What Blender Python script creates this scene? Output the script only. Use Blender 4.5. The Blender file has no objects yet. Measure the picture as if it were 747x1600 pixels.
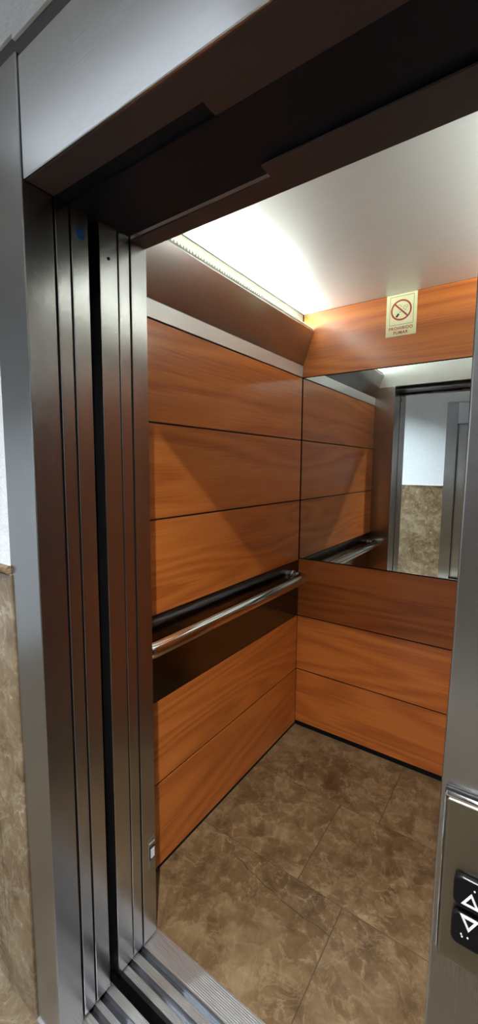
import bpy, bmesh, math, random
from mathutils import Vector, Matrix
random.seed(7)
S = bpy.context.scene
C = S.collection
R = math.radians

# ------------------------------------------------------------------ helpers
def box(bm, x0, x1, y0, y1, z0, z1):
    v = [bm.verts.new(p) for p in ((x0,y0,z0),(x1,y0,z0),(x1,y1,z0),(x0,y1,z0),(x0,y0,z1),(x1,y0,z1),(x1,y1,z1),(x0,y1,z1))]
    for f in ((0,3,2,1),(4,5,6,7),(0,1,5,4),(1,2,6,5),(2,3,7,6),(3,0,4,7)):
        bm.faces.new([v[i] for i in f])

def prism(bm, poly, axis, a, b):
    """poly: 2D outline; axis 0: (y,z) along x; axis 1: (x,z) along y; axis 2: (x,y) along z"""
    def P(p, t):
        return ((t,p[0],p[1]), (p[0],t,p[1]), (p[0],p[1],t))[axis]
    A = [bm.verts.new(P(p,a)) for p in poly]
    B = [bm.verts.new(P(p,b)) for p in poly]
    n = len(poly)
    bm.faces.new(A); bm.faces.new(list(reversed(B)))
    for i in range(n):
        bm.faces.new([A[i], B[i], B[(i+1)%n], A[(i+1)%n]])

def tube(bm, pts, r, n=24, cap=True, rounded=False):
    pts = [Vector(p) for p in pts]
    radii = [r]*len(pts)
    if rounded:
        def dome(p, d):
            return [(p + d*r*math.sin(a), r*math.cos(a)) for a in (R(25), R(48), R(68), R(84))]
        d0 = (pts[0]-pts[1]).normalized(); d1 = (pts[-1]-pts[-2]).normalized()
        s = dome(pts[0], d0); e = dome(pts[-1], d1)
        pts = [p for p,_ in reversed(s)] + pts + [p for p,_ in e]
        radii = [q for _,q in reversed(s)] + radii + [q for _,q in e]
    rings = []
    nrm = None
    for i, p in enumerate(pts):
        t = (pts[min(i+1,len(pts)-1)] - pts[max(i-1,0)]).normalized()
        if nrm is None:
            nrm = t.orthogonal().normalized()
        nrm = (nrm - t*nrm.dot(t)).normalized()
        bn = t.cross(nrm)
        rings.append([bm.verts.new(p + (nrm*math.cos(k*2*math.pi/n) + bn*math.sin(k*2*math.pi/n))*radii[i]) for k in range(n)])
    for i in range(len(rings)-1):
        for k in range(n):
            f = bm.faces.new([rings[i][k], rings[i][(k+1)%n], rings[i+1][(k+1)%n], rings[i+1][k]])
            f.smooth = True
    if cap:
        bm.faces.new(list(reversed(rings[0]))); bm.faces.new(rings[-1])

def lathe(bm, prof, cx, cy, n=40):
    rings = []
    for (r, z) in prof:
        rings.append([bm.verts.new((cx+r*math.cos(k*2*math.pi/n), cy+r*math.sin(k*2*math.pi/n), z)) for k in range(n)])
    for i in range(len(rings)-1):
        for k in range(n):
            f = bm.faces.new([rings[i][k], rings[i][(k+1)%n], rings[i+1][(k+1)%n], rings[i+1][k]])
    return rings

BASE = {}
def obj(name, bm, mat, parent=None, bevel=0, seg=2, origin=None, label=None):
    bmesh.ops.recalc_face_normals(bm, faces=bm.faces[:])
    base = Vector(origin) if origin else Vector((0,0,0))
    if parent is not None and origin is None:
        base = BASE.get(parent.name, Vector((0,0,0)))
    for v in bm.verts: v.co -= base
    me = bpy.data.meshes.new(name); bm.to_mesh(me); bm.free()
    me.materials.append(mat)
    o = bpy.data.objects.new(name, me); C.objects.link(o)
    if parent is not None:
        o.parent = parent
        BASE[o.name] = base
        if origin: o.location = base - BASE.get(parent.name, Vector((0,0,0)))
    else:
        o.location = base
        BASE[o.name] = base
    if bevel:
        m = o.modifiers.new('bevel', 'BEVEL'); m.width = bevel; m.segments = seg; m.limit_method = 'ANGLE'; m.angle_limit = R(40)
        m.harden_normals = False
    if label: o['label'] = label
    return o

def thing(name, label, cat, loc=(0,0,0), group=None):
    o = bpy.data.objects.new(name, None); C.objects.link(o)
    o.location = loc; o.empty_display_size = .05
    o['label'] = label; o['category'] = cat
    if group: o['group'] = group
    BASE[o.name] = Vector(loc)
    return o

def tag(o, label, cat, group=None):
    o['label'] = label; o['category'] = cat
    if group: o['group'] = group
    return o

def struct(name, bm, mat, parent=None, bevel=0, label=None, cat=None):
    o = obj(name, bm, mat, parent, bevel)
    if parent is None:
        o['kind'] = 'structure'
        if label: o['label'] = label
        if cat: o['category'] = cat
    return o

def bx(*a):
    bm = bmesh.new(); box(bm, *a); return bm

# ------------------------------------------------------------------ materials
def new_mat(name):
    m = bpy.data.materials.new(name); m.use_nodes = True
    nt = m.node_tree; b = nt.nodes['Principled BSDF']
    return m, nt, b
def N(nt, t, **kw):
    n = nt.nodes.new(t)
    for k, v in kw.items():
        if hasattr(n, k) and not k[0].isupper(): setattr(n, k, v)
        else: n.inputs[k].default_value = v
    return n
def L(nt, a, b): nt.links.new(a, b)

def ramp(nt, stops, interp='LINEAR'):
    r = nt.nodes.new('ShaderNodeValToRGB'); r.color_ramp.interpolation = interp
    e = r.color_ramp.elements
    while len(e) < len(stops): e.new(0.5)
    for i, (p, c) in enumerate(stops):
        e[i].position = p; e[i].color = (*c, 1)
    return r

def steel(name, col, rough, stretch=(1,1,60), aniso=0.0, bump=.006, var=.025, metallic=1.0, tangent=None):
    """brushed stainless: fine lines along the axis with the small scale factor"""
    m, nt, b = new_mat(name)
    tc = N(nt, 'ShaderNodeTexCoord'); mp = N(nt, 'ShaderNodeMapping'); mp.inputs['Scale'].default_value = tuple(.25 if q <= 2 else q for q in stretch)
    L(nt, tc.outputs['Object'], mp.inputs['Vector'])
    n1 = N(nt, 'ShaderNodeTexNoise', Scale=26.0, Detail=3.0, Roughness=.6)
    L(nt, mp.outputs['Vector'], n1.inputs['Vector'])
    n2 = N(nt, 'ShaderNodeTexNoise', Scale=3.0, Detail=3.0)
    L(nt, tc.outputs['Object'], n2.inputs['Vector'])
    mr = N(nt, 'ShaderNodeMapRange'); mr.inputs['To Min'].default_value = rough-var; mr.inputs['To Max'].default_value = rough+var
    mx = N(nt, 'ShaderNodeMath', operation='ADD'); L(nt, n1.outputs['Fac'], mx.inputs[0]); L(nt, n2.outputs['Fac'], mx.inputs[1])
    hl = N(nt, 'ShaderNodeMath', operation='MULTIPLY'); hl.inputs[1].default_value = .5; L(nt, mx.outputs[0], hl.inputs[0])
    L(nt, hl.outputs[0], mr.inputs['Value']); L(nt, mr.outputs['Result'], b.inputs['Roughness'])
    c = ramp(nt, [(.3, tuple(x*.95 for x in col)), (.7, tuple(min(1,x*1.04) for x in col))])
    L(nt, n1.outputs['Fac'], c.inputs['Fac']); L(nt, c.outputs['Color'], b.inputs['Base Color'])
    b.inputs['Metallic'].default_value = metallic
    if aniso:
        b.inputs['Anisotropic'].default_value = aniso
        tg = N(nt, 'ShaderNodeTangent', direction_type='RADIAL', axis=tangent or 'Z'); L(nt, tg.outputs['Tangent'], b.inputs['Tangent'])
    return m

def wood(name, axis):
    """orange cherry veneer, grain along the given axis, clear lacquer"""
    m, nt, b = new_mat(name)
    tc = N(nt, 'ShaderNodeTexCoord'); oi = N(nt, 'ShaderNodeObjectInfo')
    off = N(nt, 'ShaderNodeVectorMath', operation='SCALE'); off.inputs[0].default_value = (7.3, 9.1, 5.7)
    L(nt, oi.outputs['Random'], off.inputs['Scale'])
    ad = N(nt, 'ShaderNodeVectorMath', operation='ADD'); L(nt, tc.outputs['Object'], ad.inputs[0]); L(nt, off.outputs['Vector'], ad.inputs[1])
    def mapped(sa, sc):
        mp = N(nt, 'ShaderNodeMapping')
        mp.inputs['Scale'].default_value = (sa, sc, sc) if axis == 'X' else (sc, sa, sc)
        L(nt, ad.outputs['Vector'], mp.inputs['Vector']); return mp.outputs['Vector']
    big = N(nt, 'ShaderNodeTexNoise', Scale=1.0, Detail=1.5, Roughness=.4, Distortion=.35); L(nt, mapped(.42, 4.2), big.inputs['Vector'])
    mu = N(nt, 'ShaderNodeMath', operation='MULTIPLY'); mu.inputs[1].default_value = 80.0; L(nt, big.outputs['Fac'], mu.inputs[0])
    fine = N(nt, 'ShaderNodeTexNoise', Scale=1.0, Detail=4.0, Roughness=.6); L(nt, mapped(4, 210), fine.inputs['Vector'])
    f2 = N(nt, 'ShaderNodeMath', operation='MULTIPLY'); f2.inputs[1].default_value = 3.0; L(nt, fine.outputs['Fac'], f2.inputs[0])
    sm = N(nt, 'ShaderNodeMath', operation='ADD'); L(nt, mu.outputs[0], sm.inputs[0]); L(nt, f2.outputs[0], sm.inputs[1])
    sn = N(nt, 'ShaderNodeMath', operation='SINE'); L(nt, sm.outputs[0], sn.inputs[0])
    mr = N(nt, 'ShaderNodeMapRange'); mr.inputs['From Min'].default_value = -1; L(nt, sn.outputs[0], mr.inputs['Value'])
    gr = N(nt, 'ShaderNodeMix', data_type='FLOAT'); gr.inputs['Factor'].default_value = .74
    L(nt, mr.outputs['Result'], gr.inputs['A']); L(nt, fine.outputs['Fac'], gr.inputs['B'])
    md = N(nt, 'ShaderNodeTexNoise', Scale=1.0, Detail=2.0); L(nt, mapped(.8, 14), md.inputs['Vector'])
    g2 = N(nt, 'ShaderNodeMix', data_type='FLOAT'); g2.inputs['Factor'].default_value = .22
    L(nt, gr.outputs['Result'], g2.inputs['A']); L(nt, md.outputs['Fac'], g2.inputs['B'])
    c = ramp(nt, [(.30, WOOD[0]), (.5, WOOD[1]), (.70, WOOD[2])]); L(nt, g2.outputs['Result'], c.inputs['Fac'])
    L(nt, c.outputs['Color'], b.inputs['Base Color'])
    b.inputs['Roughness'].default_value = .42
    b.inputs['Coat Weight'].default_value = .5; b.inputs['Coat Roughness'].default_value = .14
    bp = N(nt, 'ShaderNodeBump', Strength=.06, Distance=.001); L(nt, fine.outputs['Fac'], bp.inputs['Height']); L(nt, bp.outputs['Normal'], b.inputs['Normal'])
    return m
WOOD = ((.33,.082,.011), (.47,.130,.020), (.57,.182,.034))

def marble(name, rough=.25, tiles=False, tint=(1,1,1), sc=1.0, bright=1.0):
    m, nt, b = new_mat(name)
    tc = N(nt, 'ShaderNodeTexCoord'); pos = tc.outputs['Object']
    mp = N(nt, 'ShaderNodeMapping'); mp.inputs['Scale'].default_value = (sc,sc,sc); mp.inputs['Rotation'].default_value = (.3,.5,.6)
    joint = None
    sp = N(nt, 'ShaderNodeSeparateXYZ'); L(nt, pos, sp.inputs[0])
    def M(op, a, bb=None):
        n = N(nt, 'ShaderNodeMath', operation=op)
        for i, v in enumerate((a, bb)):
            if v is None: continue
            if isinstance(v, (int, float)): n.inputs[i].default_value = v
            else: L(nt, v, n.inputs[i])
        return n.outputs[0]
    vec = pos
    if tiles:
        ry = M('DIVIDE', M('SUBTRACT', sp.outputs['Y'], .3249), .3998)      # rows of 0.4 m, joints staggered
        row = M('FLOOR', ry)
        par = M('FLOORED_MODULO', row, 2.0)
        rx = M('DIVIDE', M('SUBTRACT', M('ADD', sp.outputs['X'], M('MULTIPLY', par, .163)), .588), .60)
        col = M('FLOOR', rx)
        fx = M('ABSOLUTE', M('SUBTRACT', M('FRACT', rx), .5)); fy = M('ABSOLUTE', M('SUBTRACT', M('FRACT', ry), .5))
        joint = M('GREATER_THAN', M('MAXIMUM', fx, fy), .4977)
        cb = N(nt, 'ShaderNodeCombineXYZ'); L(nt, M('MULTIPLY', row, 3.7), cb.inputs[0]); L(nt, M('MULTIPLY', col, 5.3), cb.inputs[1]); L(nt, M('MULTIPLY', M('ADD', row, col), 2.9), cb.inputs[2])
        ad = N(nt, 'ShaderNodeVectorMath', operation='ADD'); L(nt, pos, ad.inputs[0]); L(nt, cb.outputs[0], ad.inputs[1]); vec = ad.outputs[0]
    L(nt, vec, mp.inputs['Vector'])
    n0 = N(nt, 'ShaderNodeTexNoise', Scale=4.0, Detail=4.0, Roughness=.62, Distortion=.5); L(nt, mp.outputs['Vector'], n0.inputs['Vector'])
    n1 = N(nt, 'ShaderNodeTexNoise', Scale=17.0, Detail=9.0, Roughness=.74, Distortion=.6); L(nt, mp.outputs['Vector'], n1.inputs['Vector'])
    wv = N(nt, 'ShaderNodeMix', data_type='RGBA'); wv.inputs['Factor'].default_value = .075; L(nt, mp.outputs['Vector'], wv.inputs['A']); L(nt, n1.outputs['Color'], wv.inputs['B'])
    vo = N(nt, 'ShaderNodeTexVoronoi', Scale=20.0, Randomness=1.0); L(nt, wv.outputs['Result'], vo.inputs['Vector'])
    vc = N(nt, 'ShaderNodeSeparateColor'); L(nt, vo.outputs['Color'], vc.inputs[0])
    mixf = M('ADD', M('ADD', M('MULTIPLY', n0.outputs['Fac'], .42), M('MULTIPLY', n1.outputs['Fac'], .46)), M('MULTIPLY', vc.outputs[0], .12))
    k = bright
    c = ramp(nt, [(.34, (.075*k,.042*k,.018*k)), (.46, (.165*k,.100*k,.047*k)), (.55, (.235*k,.155*k,.080*k)), (.68, (.36*k,.265*k,.160*k))])
    L(nt, mixf, c.inputs['Fac'])
    # pale web of veins: distorted cell borders and thin ridges, both broken up by noise
    ve = N(nt, 'ShaderNodeTexVoronoi', Scale=13.0, feature='DISTANCE_TO_EDGE'); L(nt, wv.outputs['Result'], ve.inputs['Vector'])
    e1 = ramp(nt, [(.0, (1,1,1)), (.045, (0,0,0))]); L(nt, ve.outputs['Distance'], e1.inputs['Fac'])
    nv = N(nt, 'ShaderNodeTexNoise', Scale=6.0, Detail=8.0, Roughness=.68, Distortion=.9); L(nt, mp.outputs['Vector'], nv.inputs['Vector'])
    vv = M('ABSOLUTE', M('SUBTRACT', nv.outputs['Fac'], .5))
    vr = ramp(nt, [(.0, (1,1,1)), (.013, (0,0,0))]); L(nt, vv, vr.inputs['Fac'])
    br_ = ramp(nt, [(.45, (0,0,0)), (.62, (1,1,1))]); L(nt, n1.outputs['Fac'], br_.inputs['Fac'])
    vm_ = M('MULTIPLY', M('MAXIMUM', M('MULTIPLY', e1.outputs['Color'], br_.outputs['Color']), M('MULTIPLY', vr.outputs['Color'], n0.outputs['Fac'])), .75)
    mc = N(nt, 'ShaderNodeMix', data_type='RGBA'); L(nt, vm_, mc.inputs['Factor']); L(nt, c.outputs['Color'], mc.inputs['A']); mc.inputs['B'].default_value = (.44*k,.34*k,.22*k,1)
    out = mc.outputs['Result']
    if tint != (1,1,1):
        tm = N(nt, 'ShaderNodeMix', data_type='RGBA', blend_type='MULTIPLY'); tm.inputs['Factor'].default_value = 1; L(nt, out, tm.inputs['A']); tm.inputs['B'].default_value = (*tint, 1); out = tm.outputs['Result']
    if joint is not None:
        mj = N(nt, 'ShaderNodeMix', data_type='RGBA'); L(nt, joint, mj.inputs['Factor']); L(nt, out, mj.inputs['A']); mj.inputs['B'].default_value = (.045,.032,.02,1)
        out = mj.outputs['Result']
    L(nt, out, b.inputs['Base Color'])
    rr = N(nt, 'ShaderNodeMapRange'); rr.inputs['To Min'].default_value = rough-.06; rr.inputs['To Max'].default_value = rough+.12
    L(nt, n1.outputs['Fac'], rr.inputs['Value']); L(nt, rr.outputs['Result'], b.inputs['Roughness'])
    return m

def plain(name, col, rough=.5, metallic=0.0, coat=0.0, bump=None):
    m, nt, b = new_mat(name)
    tc = N(nt, 'ShaderNodeTexCoord'); n = N(nt, 'ShaderNodeTexNoise', Scale=40.0, Detail=3.0); L(nt, tc.outputs['Object'], n.inputs['Vector'])
    c = ramp(nt, [(.3, tuple(x*.94 for x in col)), (.7, tuple(min(1,x*1.05) for x in col))]); L(nt, n.outputs['Fac'], c.inputs['Fac']); L(nt, c.outputs['Color'], b.inputs['Base Color'])
    b.inputs['Roughness'].default_value = rough; b.inputs['Metallic'].default_value = metallic; b.inputs['Coat Weight'].default_value = coat
    if bump:
        nb = N(nt, 'ShaderNodeTexNoise', Scale=bump[0], Detail=2.5, Roughness=.5); L(nt, tc.outputs['Object'], nb.inputs['Vector'])
        bp = N(nt, 'ShaderNodeBump', Strength=bump[1], Distance=.004); L(nt, nb.outputs['Fac'], bp.inputs['Height']); L(nt, bp.outputs['Normal'], b.inputs['Normal'])
    return m

def emit(name, col, strength):
    m, nt, b = new_mat(name)
    b.inputs['Base Color'].default_value = (*col, 1)
    b.inputs['Emission Color'].default_value = (*col, 1); b.inputs['Emission Strength'].default_value = strength
    return m

M_FRAME = steel('brushed_steel_frame', (.60,.61,.63), .27, (1,1,50), aniso=.0)
M_FRAMEV = steel('brushed_steel_upright', (.40,.40,.405), .27, (50,50,1), var=.012)
M_LEAF = steel('brushed_steel_door', (.47,.47,.475), .26, (50,50,1))
M_SOFFIT = steel('brushed_steel_soffit', (.062,.046,.046), .42, (2,50,50), metallic=0.0)  # same steel as the header; its dim brown reflection is put into the colour
M_SLOT = plain('dark_painted_steel', (.008,.012,.020), .45)
M_SLOT.node_tree.nodes['Principled BSDF'].inputs['Specular IOR Level'].default_value = .22
M_BLACK = plain('black_shadow_gap', (.005,.005,.006), .7)
M_BLACK.node_tree.nodes['Principled BSDF'].inputs['Specular IOR Level'].default_value = .12
M_VAL = steel('steel_valance', (.36,.345,.34), .25, (50,1,50))
M_TRIMS = steel('satin_aluminium', (.76,.78,.80), .38, (50,1,50), metallic=.55)
M_BAND = steel('dark_steel_band', (.135,.14,.15), .17, (50,1,50), var=.04)
M_CHROME = steel('polished_steel', (.66,.66,.66), .085, (40,1,40), var=.02, bump=.005)
M_CEIL = steel('satin_steel_ceiling', (.69,.73,.74), .45, (1,30,1), metallic=.4)
M_ALU = steel('sill_aluminium', (.74,.75,.76), .36, (1,40,1), var=.05)
M_ALUD = steel('sill_dark_side', (.10,.105,.12), .4, (1,40,1))
M_WOODX = wood('cherry_veneer_x', 'X'); M_WOODY = wood('cherry_veneer_y', 'Y')
M_FLOOR = marble('brown_marble_tiles', .30, tiles=True, tint=(1,.96,.86), sc=1.0, bright=.68)
M_DADO = marble('brown_marble_dado', .22, tint=(.9,1.02,1.22), sc=.7, bright=1.1)
M_HALLF = marble('brown_hall_marble', .3, tint=(.9,1.02,1.2), sc=.8, bright=.75)
M_PALE = plain('pale_floor_border', (.66,.63,.54), .3)
M_PLAST = plain('white_plaster', (.74,.78,.82), .75, bump=(130, .55))
M_CEILH = plain('white_hall_ceiling', (.70,.70,.68), .8)
M_SHADEBAND = plain('painted_shade_band', (.07,.07,.08), .7)
M_BTN = plain('black_button_plastic', (.004,.004,.005), .30)
M_BTN.node_tree.nodes['Principled BSDF'].inputs['Specular IOR Level'].default_value = .2
M_WHITE = plain('white_print', (.75,.76,.76), .5)
M_PLATE = steel('call_plate_steel', (.27,.25,.205), .36, (50,50,1))
M_SIGN = plain('pale_yellow_sign', (.80,.80,.50), .5)
M_RED = plain('sign_red', (.36,.05,.035), .5)
M_GREEN = plain('sign_dark_line', (.08,.11,.05), .5)
M_INK = plain('sign_black', (.02,.02,.02), .5)
M_BLUE = plain('blue_disc', (.02,.12,.42), .4)
M_MIRROR, _nt, _b = new_mat('mirror_silver')
_b.inputs['Base Color'].default_value = (.84,.88,.86,1); _b.inputs['Metallic'].default_value = 1; _b.inputs['Roughness'].default_value = .012
M_LED = emit('led_warm_white', (.97,1.0,.92), 88)
M_LAMP = emit('downlight_lens', (.97,.97,.97), 13500)
M_FILLD = emit('added_fill_lens', (.84,.93,1.0), 6500)
M_FILLC = emit('added_fill_diffuser', (.84,.92,1.0), 1.45)
M_PERF = plain('grey_light_channel', (.20,.20,.155), .6)
M_PAINTED = plain('lamp_white_metal', (.75,.75,.75), .4)

# ------------------------------------------------------------------ key sizes
XJ, XR = .1428, .947          # door opening
ZH = 1.994                    # opening height
YF, YB = .326, 1.524          # car depth
XW, ZC = 1.09, 2.20           # car width, ceiling height
YO = -2.40                    # opposite wall of the landing
HX0, HX1, HZ = -2.2, 3.4, 2.60

# ------------------------------------------------------------------ lift car shell
struct('floor', bx(0, XW, .333, YB, -.03, 0), M_FLOOR)
struct('ceiling', bx(0, XW, YF, YB, ZC, ZC+.03), M_CEIL)
bm = bmesh.new(); box(bm, -.04, -.012, YF, YB+.04, 0, ZC)
for za, zb in ((.324,.328),(.630,.6335),(.9345,.938),(1.258,1.262),(1.572,1.576),(1.889,1.8925)):   # black inlay strips between the panels
    box(bm, -.0119, -.0012, YF+.002, YB-.002, za, zb)
struct('wall_left', bm, M_BLACK)
bm = bmesh.new(); box(bm, -.012, XW+.012, YB+.012, YB+.04, 0, ZC)
for za, zb in ((.324,.328),(.629,.633),(.9448,.9480),(1.8895,1.8915)):
    box(bm, .001, XW-.001, YB+.0012, YB+.0119, za, zb)
struct('wall_back', bm, M_BLACK)
bm = bmesh.new()
for z0, z1 in ((.004,.324),(.328,.629),(.633,.933),(.937,1.258),(1.262,1.572),(1.576,1.889)): box(bm, XW, XW+.012, .72, YB-.004, z0, z1)
wr = struct('wall_right', bx(XW+.012, XW+.04, YF, YB+.04, 0, ZC), M_BLACK)
obj('wood_cladding', bm, M_WOODY, wr)
obj('steel_operating_column', bx(XW-.012, XW+.011, YF+.02, .715, .01, 1.93), M_LEAF, wr, .003)

panels_left = [
 (1.577, 1.888, 'topmost orange wood panel on the left wall, under the pale metal strip'),
 (1.263, 1.571, 'orange wood panel on the left wall, second below the pale metal strip'),
 (.939, 1.257, 'orange wood panel on the left wall, directly above the dark handrail band'),
 (.329, .629, 'orange wood panel on the left wall, directly below the dark handrail band'),
 (.012, .323, 'lowest orange wood panel on the left wall, touching the marble floor')]
for z0, z1, lab in panels_left:
    o = obj('wood_panel', bx(-.0115, 0, YF+.002, YB-.002, z0, z1), M_WOODY, None, .0007, origin=(0,(YF+YB)/2,z0))
    tag(o, lab, 'wood panel', 'wood panels of the left wall')
panels_back = [
 (1.892, ZC-.001, 'orange wood panel above the mirror, carrying the no smoking sign'),
 (.634, .944, 'orange wood panel of the back wall, directly below the mirror'),
 (.329, .628, 'orange wood panel of the back wall, middle of the three below the mirror'),
 (.024, .323, 'lowest orange wood panel of the back wall, just above the black skirting')]
for z0, z1, lab in panels_back:
    o = obj('wood_panel', bx(.001, XW-.001, YB, YB+.0115, z0, z1), M_WOODX, None, .0007, origin=(XW/2,YB,z0))
    tag(o, lab, 'wood panel', 'wood panels of the back wall')
struct('baseboard_back', bx(0, XW, YB+.001, YB+.0118, 0, .0235), M_BLACK)
struct('baseboard_left', bx(-.0117, -.001, YF+.002, YB, 0, .0115), M_BLACK)
o = obj('mirror', bx(.003, XW-.003, YB+.003, YB+.010, .949, 1.889), M_MIRROR, None, .0008, origin=(XW/2,YB,.949))
tag(o, 'large frameless mirror on the back wall reflecting the landing', 'mirror')

# dark band + handrail
o = obj('handrail_backplate', bx(-.0115, .001, YF+.002, YB-.001, .634, .934), M_BAND, None, .0012, origin=(0,(YF+YB)/2,.634))
tag(o, 'dark brown steel band across the left wall behind the handrail', 'wall panel')
hr = thing('handrail', 'round polished steel handrail along the dark band of the left wall', 'handrail', (.07,.9,.863))
ya, yb_, rb, zr = .365, 1.464, .040, .863
pts = [(.0013, ya, zr), (.07-rb, ya, zr)]
for i in range(1, 9):
    a = R(90)*i/8; pts.append((.07-rb+rb*math.sin(a), ya+rb-rb*math.cos(a), zr))
for i in range(0, 9):
    a = R(90)*i/8; pts.append((.07-rb+rb*math.cos(a), yb_-rb+rb*math.sin(a), zr))
pts.append((.0013, yb_, zr))
bm = bmesh.new(); tube(bm, pts, .0255, 32); obj('rail', bm, M_CHROME, hr)
for y in (ya, yb_):
    bm = bmesh.new(); tube(bm, [(.0012,y,zr),(.0045,y,zr)], .031, 32); obj('rosette', bm, M_CHROME, hr, .001)

# cove light valance (left in view; its twin on the right)
def cove(side, label):
    t = thing('cove_light', label, 'light', (0 if side > 0 else XW, (YF+YB)/2, 1.891), 'cove lights')
    def px(x): return x if side > 0 else XW - x
    def poly(pts): return [(px(a), b) for a, b in pts]
    y0, y1 = YF+.002, YB-.002
    bm = bmesh.new(); prism(bm, poly([(-.011,1.893),(.002,1.893),(.004,1.947),(-.011,1.947)]), 1, y0, y1); obj('lower_trim', bm, M_TRIMS, t, .0008, label='pale satin metal strip')
    bm = bmesh.new(); prism(bm, poly([(-.003,1.9485),(.0045,1.9485),(.060,2.104),(.0585,2.110),(.054,2.108)]), 1, y0, y1); obj('valance', bm, M_VAL, t, .0006, label='slanted brushed steel valance')
    bm = bmesh.new(); prism(bm, poly([(-.011,1.949),(-.004,1.949),(-.004,2.1995),(-.011,2.1995)]), 1, y0, y1); obj('back_plate', bm, M_PERF, t)
    bm = bmesh.new(); prism(bm, poly([(-.003,2.118),(.010,2.118),(.010,2.138),(-.003,2.138)]), 1, y0+.02, y1-.02); obj('light_strip', bm, M_LED, t, label='glowing white light strip')
    # perforated channel edge just behind the lip
    bm = bmesh.new()
    prism(bm, poly([(.0500,2.1085),(.0530,2.1085),(.0530,2.1205),(.0500,2.1205)]), 1, y0, y1)
    y = y0+.004
    while y < y1-.008:
        box(bm, min(px(.0502),px(.0528)), max(px(.0502),px(.0528)), y, y+.0085, 2.1200, 2.1275); y += .0145
    obj('perforated_channel', bm, M_PERF, t)
    return t
cove(1, 'cove light behind the slanted steel valance above the left wood wall')
cove(-1, 'cove light behind the slanted steel valance above the right wall of the lift car')

# front return of the car (steel), head panel
fr = thing('car_front', 'brushed steel front wall of the lift car seen in the mirror', 'wall', (XW/2, YF, 0))
obj('jamb', bx(-.005, XJ, .2736, YF, .004, 2.02), M_LEAF, fr, .0015, label='steel jamb left of the opening')
obj('jamb', bx(XR, XW+.005, .2736, YF, .004, 2.02), M_LEAF, fr, .0015, label='steel jamb right of the opening')
bm = bmesh.new()
prism(bm, [(-.005,2.0215),(XW+.005,2.0215),(XW+.005,2.199),(-.005,2.199)], 1, .29, YF); obj('head_panel', bm, M_CEIL, fr, .001)
bm = bmesh.new()
xm = .549
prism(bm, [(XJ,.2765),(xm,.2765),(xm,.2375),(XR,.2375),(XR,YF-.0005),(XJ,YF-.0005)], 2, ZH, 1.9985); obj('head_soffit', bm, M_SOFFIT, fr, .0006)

# ------------------------------------------------------------------ landing door frame
df = thing('door_frame', 'brushed steel frame around the open lift doorway', 'door frame', (.545, 0, 0))
bm = bmesh.new(); box(bm, .0215, XJ, 0, .0655, 0, 2.2205); obj('jamb', bm, M_FRAMEV, df, .0022, 3, label='left upright of the steel frame')
bm = bmesh.new()
prism(bm, [(.9425,0),(1.066,0),(1.066,2.2205),(.9475,2.2205),(.9487,1.477),(.9475,1.26),(.9440,1.0)], 1, 0, .0655)
obj('jamb', bm, M_FRAMEV, df, .0022, 3, label='right upright of the steel frame carrying the call buttons')
bm = bmesh.new(); prism(bm, [(.003,ZH),(.0085,ZH),(.0085,2.002),(.0625,2.002),(.0625,2.2114),(.003,2.2114)], 0, XJ+.0022, .9455)
obj('header', bm, M_FRAME, df, .0018, 3, label='broad steel header over the doorway')
bm = bmesh.new()
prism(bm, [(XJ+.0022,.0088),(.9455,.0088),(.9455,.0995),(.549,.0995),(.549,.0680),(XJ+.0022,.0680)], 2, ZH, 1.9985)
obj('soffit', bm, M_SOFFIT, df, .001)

# dark head channel above the door slots
hc = thing('door_head_channel', 'dark recessed track channel above the sliding door panels', 'door track', (.545,.17,2.004))
obj('channel_top', bx(XJ-.3, XR+.1, .0665, .2730, 2.0035, 2.0075), M_SLOT, hc)
obj('slot_divider', bx(XJ+.001, .549, .1030, .1050, 1.9965, 2.003), M_SLOT, hc)

# ------------------------------------------------------------------ sliding door panels (open, edges seen at the left)
leafs = [
 ('landing', .0710, .1030, -.28, 'brushed steel sliding door panel, first behind the left frame upright'),
 ('landing', .1080, .1510, -.30, 'brushed steel sliding door panel with a round blue sticker near its top'),
 ('car', .1805, .2322, -.30, 'brushed steel sliding door panel just right of the wide black gap'),
 ('car', .2355, .2688, -.28, 'narrow brushed steel sliding door panel next to the edge strip of the car')]
dp = []
for k, y0, y1, xe, lab in leafs:
    t = thing('sliding_door_panel', lab, 'door', ((XJ+xe)/2, (y0+y1)/2, .006), 'open sliding door panels')
    obj('leaf', bx(xe, XJ-.0005, y0, y1, .006, 2.0025), M_LEAF, t, .0016, 3)
    dp.append(t)
bm = bmesh.new()   # small screw on the car door edge
tube(bm, [(XJ-.0006,.206,1.925),(XJ+.0012,.206,1.925)], .0035, 12); obj('screw', bm, M_BLACK, dp[2])
bm = bmesh.new(); tube(bm, [(XJ-.0004,.1315,1.947),(XJ+.0004,.1315,1.947)], .0115, 32); o = obj('disc', bm, M_BLUE, None, origin=(XJ,.1315,1.947))  # flat blue disc on the edge of the second panel
tag(o, 'small round blue sticker at the top of a steel door edge', 'disc')

# light-curtain / photocell on the car jamb
pc = thing('door_photocell', 'small photocell plate with a white lens low on the steel door jamb', 'sensor', (XJ, .3085, .25))
obj('plate', bx(XJ+.0002, XJ+.0022, .297, .3215, .238, .333), M_LEAF, pc, .0006)
obj('surround', bx(XJ+.0022, XJ+.0030, .2985, .3205, .262, .306), M_INK, pc, .0003)
obj('lens', bx(XJ+.0030, XJ+.0042, .3030, .3180, .268, .298), M_WHITE, pc, .0006, label='white lens')
obj('slot', bx(XJ+.0022, XJ+.0028, .2990, .3205, .3155, .3185), M_TRIMS, pc)

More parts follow.
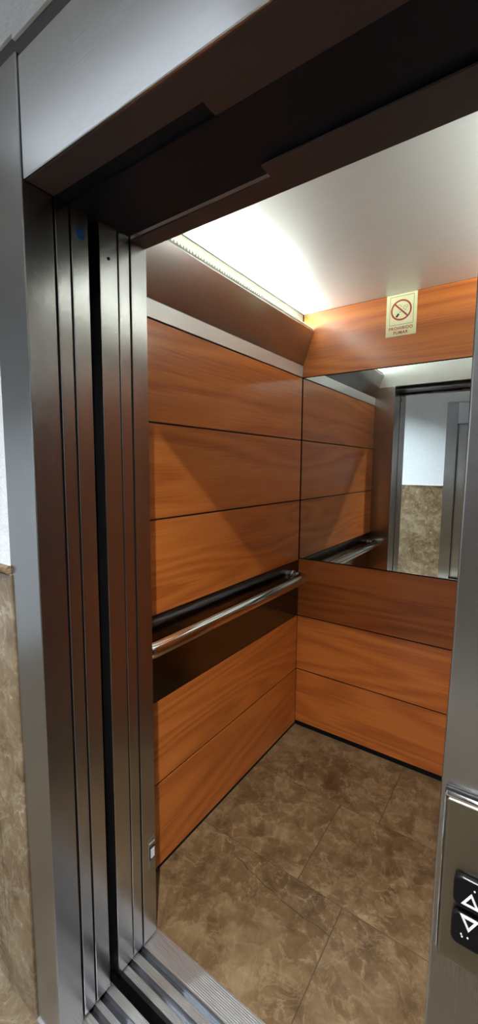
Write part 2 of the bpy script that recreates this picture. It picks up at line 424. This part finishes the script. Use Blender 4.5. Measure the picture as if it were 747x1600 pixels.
# ------------------------------------------------------------------ sills
def ribbed(bm, y0, y1, x0, x1, z=0.0, n=5, depth=.0016):
    """aluminium bar with n fine grooves along it"""
    w = (y1-y0)/n; prof = [(y0, z-.022)]
    for i in range(n):
        a = y0+i*w
        prof += [(a+w*.08, z), (a+w*.70, z), (a+w*.78, z-depth), (a+w*1.0-.0001, z-depth)]
    prof[1] = (y0, z); prof[-1] = (y1, z); prof[-2] = (y1-w*.22, z); prof.append((y1, z-.022))
    prism(bm, prof, 0, x0, x1)
SX0, SX1 = XJ-.30, XR+.20
ls = thing('door_sill', 'grooved aluminium sill of the landing, at the bottom edge left of the gap', 'sill', (.545,.08,-.022))
obj('base', bx(SX0, SX1, -.0042, .1595, -.05, -.0225), M_ALUD, ls)
for y0, y1, n in ((-.0042,.0845,11),(.1025,.1170,4),(.1385,.1600,5)):
    bm = bmesh.new(); ribbed(bm, y0, y1, SX0, SX1, 0, n); obj('ribbed_bar', bm, M_ALU, ls)
cs = thing('door_sill', 'grooved aluminium sill of the lift car, bordering the marble floor', 'sill', (.545,.26,-.022))
obj('base', bx(SX0, SX1, .1955, .3325, -.09, -.0225), M_ALUD, cs)
for y0, y1, n in ((.1950,.2134,5),(.2308,.2522,6),(.2728,.3328,12)):
    bm = bmesh.new(); ribbed(bm, y0, y1, SX0, SX1, 0, n); obj('ribbed_bar', bm, M_ALU, cs)
# dark lift shaft round the door panels
bm = bmesh.new()
box(bm, -.42, -.40, .0665, .29, -.3, 2.2); box(bm, -.40, 1.5, .1605, .1945, -.35, -.30); box(bm, 1.5, 1.52, .0665, .29, -.3, 2.2)
box(bm, -.40, -.0405, .291, .295, -.02, 2.2); box(bm, 1.135, 1.5, .291, .295, -.02, 2.2)
struct('wall_shaft', bm, M_BLACK)

# ------------------------------------------------------------------ landing (hall)
struct('floor_landing', bx(HX0, HX1, YO, -.0045, -.03, 0), M_HALLF)
struct('trim_8', bx(HX0, HX1, YO+.001, YO+.26, .0002, .002), M_PALE)
struct('ceiling_landing', bx(HX0, HX1, YO, .066, HZ, HZ+.03), M_CEILH)
bm = bmesh.new()
box(bm, HX0, .0210, .0005, .066, 0, 2.2545); box(bm, 1.0665, HX1, .0005, .066, 0, 2.2545)
box(bm, HX0, HX1, .0005, .066, 2.2550, HZ)
struct('wall_front', bm, M_PLAST)
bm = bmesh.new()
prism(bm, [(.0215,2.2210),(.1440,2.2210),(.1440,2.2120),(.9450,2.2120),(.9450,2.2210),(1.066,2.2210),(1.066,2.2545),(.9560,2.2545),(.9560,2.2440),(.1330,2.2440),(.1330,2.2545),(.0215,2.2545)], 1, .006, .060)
struct('trim_1', bm, M_SHADEBAND)  # shade above the frame, built as a dark grey strip
bm = bmesh.new(); box(bm, .1335, .9555, .0005, .066, 2.2445, 2.2549); struct('trim_2', bm, M_PLAST)
# marble dado of the front wall: slabs left and right with a bullnose cap
bm = bmesh.new()
prism(bm, [(-.0935,0),(.0405,0),(.0272,1.180),(-.0915,1.180)], 1, -.004, 0)
prism(bm, [(HX0,0),(-.0955,0),(-.0935,1.180),(HX0,1.180)], 1, -.004, 0)
box(bm, 1.068, HX1, -.004, 0, 0, 1.180)
struct('trim_3', bm, M_DADO)
bm = bmesh.new()
for a, b2 in ((HX0, .0212),(1.068, HX1)):
    tube(bm, [(a,-.002,1.1915),(b2,-.002,1.1915)], .0105, 16)
struct('trim_4', bm, M_DADO)
# opposite wall and the second lift there
OX0, OX1 = .19, .99
bm = bmesh.new()
box(bm, HX0, OX0-.125, YO-.06, YO, 0, HZ); box(bm, OX1+.125, HX1, YO-.06, YO, 0, HZ); box(bm, OX0-.125, OX1+.125, YO-.06, YO, 2.2455, HZ)
struct('wall_opposite', bm, M_PLAST)
bm = bmesh.new()
for a, b2 in ((HX0,-.105),(-.103, OX0-.126),(OX1+.126, HX1)): box(bm, a, b2, YO, YO+.012, 0, 1.19)
struct('trim_5', bm, M_DADO)
bm = bmesh.new()
for a, b2 in ((HX0, OX0-.126),(OX1+.126, HX1)): box(bm, a, b2, YO, YO+.018, 1.1905, 1.205)
struct('trim_6', bm, M_DADO)
od = thing('lift_door', 'grey steel lift doorway across the landing, reflected in the mirror', 'door', ((OX0+OX1)/2, YO, 0))
obj('jamb', bx(OX0-.1245, OX0, YO-.05, YO+.015, 0, 2.245), M_FRAMEV, od, .002)
obj('jamb', bx(OX1, OX1+.1245, YO-.05, YO+.015, 0, 2.245), M_FRAMEV, od, .002)
obj('header', bx(OX0+.0005, OX1-.0005, YO-.05, YO+.012, 1.985, 2.240), M_FRAME, od, .002)
obj('leaf', bx(OX0+.0005, (OX0+OX1)/2-.002, YO-.12, YO-.08, .006, 1.9845), M_LEAF, od, .002)
obj('leaf', bx((OX0+OX1)/2+.002, OX1-.0005, YO-.10, YO-.062, .006, 1.9845), M_LEAF, od, .002)
struct('wall_end_left', bx(HX0-.05, HX0, YO, .066, 0, HZ), M_PLAST)
struct('wall_end_right', bx(HX1, HX1+.05, YO, .066, 0, HZ), M_PLAST)

def downlight(x, y, label, mat, r=.040):
    t = thing('downlight', label, 'light', (x, y, HZ), 'ceiling downlights of the landing')
    bm = bmesh.new()
    lathe(bm, [(.052,HZ-.0005),(.060,HZ-.0005),(.060,HZ-.085),(.052,HZ-.085),(.052,HZ-.0005)], x, y)
    obj('housing', bm, M_PAINTED, t)
    bm = bmesh.new(); lathe(bm, [(0.0001,HZ-.045),(r,HZ-.045),(r,HZ-.038),(.0001,HZ-.038)], x, y); obj('lens', bm, mat, t)
downlight(1.0, -.61, 'round white ceiling downlight of the landing nearest the lift doorway', M_LAMP, .024)
ll = thing('added_linear_light', 'added unseen linear ceiling light that brightens the steel header', 'light', (-.15, -.52, HZ))  # added out of view, shaped to spread a soft highlight over the header
bm = bmesh.new(); prism(bm, [(-.645,-.63),(.345,-.63),(.345,-.41),(-.645,-.41)], 2, HZ-.040, HZ-.0005)
obj('housing', bm, M_PAINTED, ll, .003)
obj('diffuser', bx(-.63, .33, -.615, -.425, HZ-.046, HZ-.0402), M_FILLC, ll, .002)
downlight(-.75, -1.5, 'added unseen ceiling downlight that brightens the opposite wall of the landing', M_FILLD)  # added out of view to light the opposite wall and left plaster

# ------------------------------------------------------------------ no smoking sign
YS = YB - .0006
def text_mesh(s, size, font_scale=1.0):
    cu = bpy.data.curves.new('txt', 'FONT'); cu.body = s; cu.size = size; cu.align_x = 'CENTER'; cu.extrude = .0003; cu.offset = size*.022; cu.space_character = 1.12
    o = bpy.data.objects.new('txt', cu); C.objects.link(o)
    dg = bpy.context.evaluated_depsgraph_get(); dg.update()
    me = bpy.data.meshes.new_from_object(o.evaluated_get(dg))
    bpy.data.objects.remove(o); bpy.data.curves.remove(cu)
    return me
sg = thing('no_smoking_sign', 'pale yellow no smoking sign with red ring at the top of the back wall', 'sign', (.478, YS, 2.02))
SX, SZ0, SZ1 = .478, 2.020, 2.199
hw = .0655
obj('plate', bx(SX-hw, SX+hw, YS-.0014, YS, SZ0, SZ1), M_SIGN, sg, .0003)
yf = YS-.0016
fx0, fx1, fz0, fz1 = SX-.050, SX+.052, 2.068, 2.190
bm = bmesh.new(); w = .0014
box(bm, fx0, fx1, yf, yf+.0002, fz0, fz0+w); box(bm, fx0, fx1, yf, yf+.0002, fz1-w, fz1); box(bm, fx0, fx0+w, yf, yf+.0002, fz0+w, fz1-w); box(bm, fx1-w, fx1, yf, yf+.0002, fz0+w, fz1-w)
obj('border', bm, M_GREEN, sg)
cx, cz, ro, ri = SX-.001, 2.130, .0445, .0375
bm = bmesh.new(); n = 56
def ringv(r, y): return [bm.verts.new((cx+r*math.cos(2*math.pi*k/n), y, cz+r*math.sin(2*math.pi*k/n))) for k in range(n)]
a1, a2, b1, b2 = ringv(ro, yf-.0004), ringv(ri, yf-.0004), ringv(ro, yf+.0002), ringv(ri, yf+.0002)
for k in range(n):
    j = (k+1) % n
    bm.faces.new([a1[k],a1[j],a2[j],a2[k]]); bm.faces.new([b1[k],b1[j],b2[j],b2[k]]); bm.faces.new([a1[k],a1[j],b1[j],b1[k]]); bm.faces.new([a2[k],a2[j],b2[j],b2[k]])
d = ri+.002; c45 = math.cos(R(45)); hw2 = .0034
prism(bm, [(cx-d*c45-hw2*c45, cz+d*c45-hw2*c45), (cx-d*c45+hw2*c45, cz+d*c45+hw2*c45), (cx+d*c45+hw2*c45, cz-d*c45+hw2*c45), (cx+d*c45-hw2*c45, cz-d*c45-hw2*c45)], 1, yf-.0004, yf+.0002)
obj('prohibition_ring', bm, M_RED, sg)
def bar(bm, x, z, ang, ln, wd):
    u = (math.cos(ang), math.sin(ang)); v = (-u[1], u[0])
    prism(bm, [(x-u[0]*ln/2-v[0]*wd/2, z-u[1]*ln/2-v[1]*wd/2), (x+u[0]*ln/2-v[0]*wd/2, z+u[1]*ln/2-v[1]*wd/2), (x+u[0]*ln/2+v[0]*wd/2, z+u[1]*ln/2+v[1]*wd/2), (x-u[0]*ln/2+v[0]*wd/2, z-u[1]*ln/2+v[1]*wd/2)], 1, yf-.0002, yf+.0002)
bm = bmesh.new()
bar(bm, cx-.015, cz-.0215, R(50), .017, .0085)
bar(bm, cx-.0045, cz-.0090, R(50), .009, .0018)
obj('cigarette', bm, M_INK, sg)
bm = bmesh.new()
def smoke(pts):
    for (p, q) in zip(pts, pts[1:]):
        bar(bm, (p[0]+q[0])/2+cx, (p[1]+q[1])/2+cz, math.atan2(q[1]-p[1], q[0]-p[0]), math.hypot(q[0]-p[0], q[1]-p[1])+.001, .0013)
smoke([(.007,.004),(.011,.012),(.018,.017),(.026,.018),(.029,.012),(.024,.006),(.019,.010)])
smoke([(.011,.003),(.016,-.003),(.021,.001)])
smoke([(-.012,.022),(-.006,.023),(-.002,.016),(.003,.013)])
obj('smoke_curl', bm, M_GREEN, sg)
for s, z, size in (('PROHIBIDO', 2.0475, .0178), ('FUMAR', 2.0285, .0178)):
    me = text_mesh(s, size); me.materials.clear(); me.materials.append(M_RED)
    o = bpy.data.objects.new('lettering', me); C.objects.link(o); o.parent = sg
    o.rotation_euler = (R(90), 0, 0); o.location = (0, yf - YS - .0001, z - 2.02)

# ------------------------------------------------------------------ call button plate
cp = thing('call_panel', 'steel call plate with two black arrow buttons on the right frame upright', 'control panel', (.981, 0, .893))
def rrect(x0, x1, z0, z1, r, n=6):
    p = []
    for cx_, cz_, a0 in ((x1-r,z1-r,0),(x0+r,z1-r,90),(x0+r,z0+r,180),(x1-r,z0+r,270)):
        for i in range(n+1):
            a = R(a0+90*i/n); p.append((cx_+r*math.cos(a), cz_+r*math.sin(a)))
    return p
bm = bmesh.new(); prism(bm, rrect(.9500,1.0120,.8925,1.0905,.003), 1, -.003, -.0003); obj('back_box', bm, M_INK, cp, .0004)
bm = bmesh.new(); prism(bm, rrect(.9530,1.0098,.8945,1.0850,.003), 1, -.0130, -.0032); obj('cover_plate', bm, M_PLATE, cp, .0030, 4)
bm = bmesh.new(); tube(bm, [(.9535,-.0085,1.0873),(1.0093,-.0085,1.0873)], .0030, 14, rounded=True); obj('top_edge', bm, M_CHROME, cp, label='bright polished top edge')
bm = bmesh.new(); tube(bm, [(.9512,-.0058,.897),(.9512,-.0058,1.0850)], .0012, 10); obj('side_edge', bm, M_CHROME, cp)
YBt = -.0205
def button(z0, z1, up):
    bm = bmesh.new(); prism(bm, rrect(.9655,.9970,z0,z1,.008), 1, YBt, -.0132)
    b = obj('button', bm, M_BTN, cp, .0022, 4, label='black up button with white triangle' if up else 'black down button with white triangle')
    bm = bmesh.new()
    cxb = .9823; zc = (.9874 if up else .9583); h = .0082
    if up: tri = [(cxb-.0085,zc-h),(cxb+.0085,zc-h),(cxb+.0005,zc+h)]
    else: tri = [(cxb-.0085,zc+h),(cxb+.0085,zc+h),(cxb,zc-h)]
    gx = sum(p[0] for p in tri)/3; gz = sum(p[1] for p in tri)/3
    inn = [(gx+(p[0]-gx)*.56, gz+(p[1]-gz)*.56) for p in tri]
    y0, y1 = YBt-.0005, YBt+.0003
    for i in range(3):
        j = (i+1) % 3
        prism(bm, [tri[i], tri[j], inn[j], inn[i]], 1, y0, y1)
    obj('arrow', bm, M_WHITE, b)
    bm = bmesh.new()
    for (dx, dz) in ([(.9853,.9995)] if up else [(.9758,.9440),(.9768,.9415),(.9820,.9430)]):
        tube(bm, [(dx,YBt-.0006,dz),(dx,YBt+.0002,dz)], .0009, 10)
    obj('dot_mark', bm, M_WHITE, b)
button(.9735, 1.0085, True)
button(.9290, .9665, False)

# hairline crack across one floor tile
bm = bmesh.new()
pts = [(.205,.671),(.235,.668),(.262,.655),(.30,.652),(.344,.639),(.38,.640),(.41,.630),(.45,.6275),(.50,.622),(.54,.627),(.586,.620)]
for i in range(len(pts)-1):
    (xa,ya),(xb,yb) = pts[i], pts[i+1]; w = .0010 + .0006*math.sin(i*2.1)
    prism(bm, [(xa,ya-w),(xb,yb-w),(xb,yb+w),(xa,ya+w)], 2, .0001, .0004)
o = obj('floor_crack', bm, plain('crack_dirt', (.05,.035,.022), .8), None, origin=(.4,.65,0))
o['kind'] = 'structure'; o.name = 'trim_7'

# ------------------------------------------------------------------ world, camera, colour
w = bpy.data.worlds.new('World'); S.world = w; w.use_nodes = True
w.node_tree.nodes['Background'].inputs['Color'].default_value = (.5,.55,.6,1); w.node_tree.nodes['Background'].inputs['Strength'].default_value = .02
cam = bpy.data.cameras.new('camera'); co = bpy.data.objects.new('camera', cam); C.objects.link(co)
co.location = (1.00581, -.48154, 1.43607)
co.rotation_euler = (R(83.7934), R(-.3953), R(34.9404))
cam.sensor_fit = 'VERTICAL'; cam.sensor_height = 36.0; cam.lens = 655.878/1600*36; cam.clip_start = .02
S.camera = co
vs = S.view_settings
vs.view_transform = 'Standard'; vs.look = 'None'; vs.gamma = 1; vs.use_curve_mapping = False; vs.exposure = 0.0
